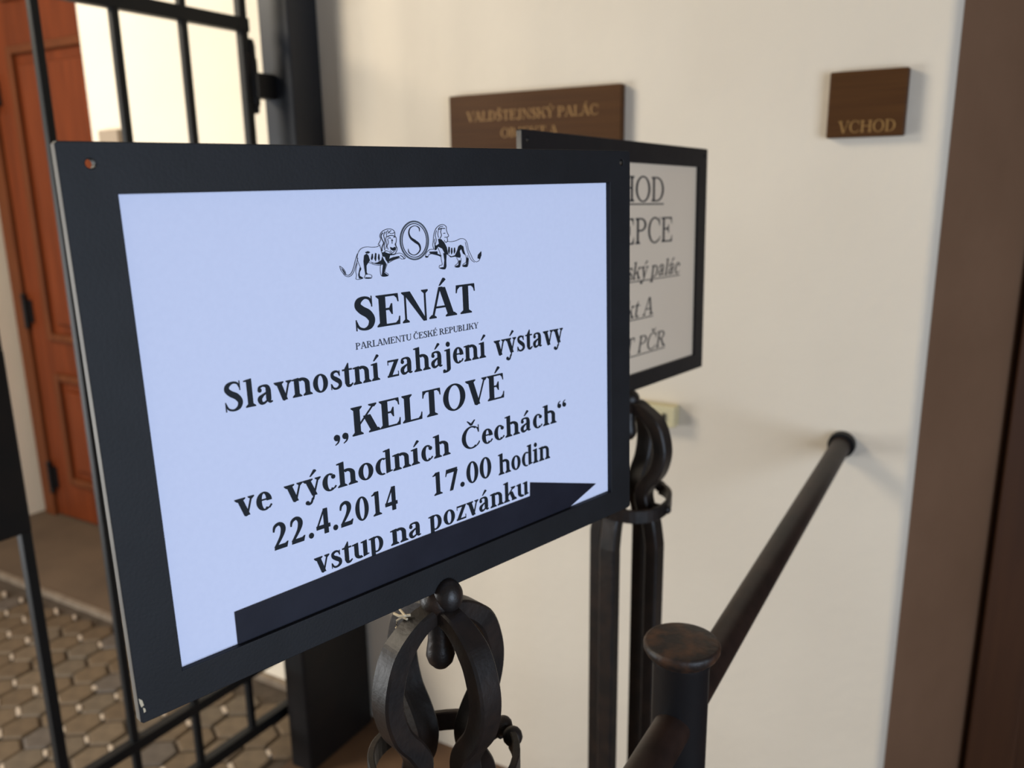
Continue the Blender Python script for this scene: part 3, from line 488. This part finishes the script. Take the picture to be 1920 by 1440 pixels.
g.cur(S_, 6); emit(g, mb, .0006); mb.build('oval_letter', M['ink'], p1, xf=b1)

# --- second sign
r2, b2, p2 = sign_stand((-0.4225, 1.051, 0), (-0.428, 1.045, 1.383), (7.762, -1.502, 1.28), 1.1975, -97.8, 0.0540, 0.0245, M['frame2'], M['bare'], M['paper2'],
    [(0.2232, 0.1595), (-0.2232, 0.1595)], 'farther framed sign with ivory paper, on an iron stand half hidden behind the nearer sign')
def L2(text, u0, u1, v, cap, **k): return lettering('lettering', text, u0, u1, v, cap, M['ink_dim'], p2, b2, **k)
L2('VCHOD', -0.105, 0.103, 0.0925, 0.0335, T=.10, underline=.0042)
L2('RECEPCE', -0.130, 0.1305, 0.0358, 0.0350, T=.10)
L2('Valdštejnský palác', -0.157, 0.1576, -0.0118, 0.0235, T=.10, shear=.25, underline=.0036)
L2('objekt A', -0.074, 0.0755, -0.0645, 0.0245, T=.10, shear=.25, underline=.0034)
L2('SENÁT PČR', -0.112, 0.1138, -0.1155, 0.0235, T=.10, shear=.25, underline=.0034)

# ------------------------------------------------------------ handrail
hr = empty('handrail', (-0.222, 0.70, 0))
tag(hr, 'round iron handrail running from a capped stanchion to the cream wall', 'handrail')
mb = MB(); mb.lathe([(0.001, 0.0), (0.06, 0.0), (0.06, 0.008), (0.0275, 0.012), (0.0272, 1.046), (0.0285, 1.050), (0.0285, 1.054)], (0, 0, 0), 40); mb.build('stanchion', M['iron'], hr)
mb = MB(); mb.lathe([(0.0275, 1.049), (0.0290, 1.055), (0.0345, 1.059), (0.0366, 1.0630), (0.0368, 1.0670), (0.0355, 1.0695), (0.0335, 1.0702), (0.022, 1.0715), (0.010, 1.0720), (0.0001, 1.0721)], (0, 0, 0), 40); mb.build('stanchion_cap', M['rust'], hr)
mb = MB(); mb.tube([(0.0, -0.9, 0.985), (0.0, 0.0, 0.987), (0.007, 0.922, 1.010)], 0.0180, 24); mb.build('rail', M['rail'], hr)
mb = MB(); mb.tube([(0.007, 0.903, 1.010), (0.007, 0.920, 1.010)], [0.0245, 0.0252], 28); mb.build('wall_flange', M['iron'], hr, bevel=0.002)

# ------------------------------------------------------------ things on the cream wall
def plaque(name, x0, x1, z0, z1, label, lines):
    root = empty(name, ((x0+x1)/2, YW, z0)); tag(root, label, 'plaque')
    mb = MB(); mb.box((x0-(x0+x1)/2, -0.020, 0), (x1-(x0+x1)/2, 0, z1-z0)); o = mb.build('plate', M['bronze'], root, bevel=0.0025)
    cx = (x0+x1)/2
    for t_, u0, u1, v, cap in lines: lettering('lettering', t_, u0-cx, u1-cx, v-z0, cap, M['gold'], o, None, T=.11, t=.04, dy=0.0206)
    return root
plaque('wall_plaque', -1.083, -0.672, 1.30, 1.6905, 'wide brown bronze plaque with two lines of gold lettering, behind the signs',
       [('VALDŠTEJNSKÝ PALÁC', -1.037, -0.722, 1.6345, 0.020), ('OBJEKT A', -0.950, -0.812, 1.5985, 0.019)])
plaque('wall_plaque', -0.282, -0.156, 1.5715, 1.6815, 'small square brown bronze plaque lettered VCHOD near the wall corner', [('VCHOD', -0.2625, -0.1705, 1.5795, 0.0195)])
sb = empty('socket_box', (-0.60, YW, 1.003)); tag(sb, 'ivory plastic box with dark slots on the wall below the farther sign', 'electrical box')
mb = MB(); mb.box((-0.062, -0.030, 0), (0.062, 0, 0.045)); mb.build('box_body', M['ivory'], sb, bevel=0.003)
mb = MB()
for x in (0.039, ): mb.tube([(x, -0.0306, 0.010), (x, -0.0306, 0.030)], 0.0042, 10)
mb.build('slot', M['slot'], sb)
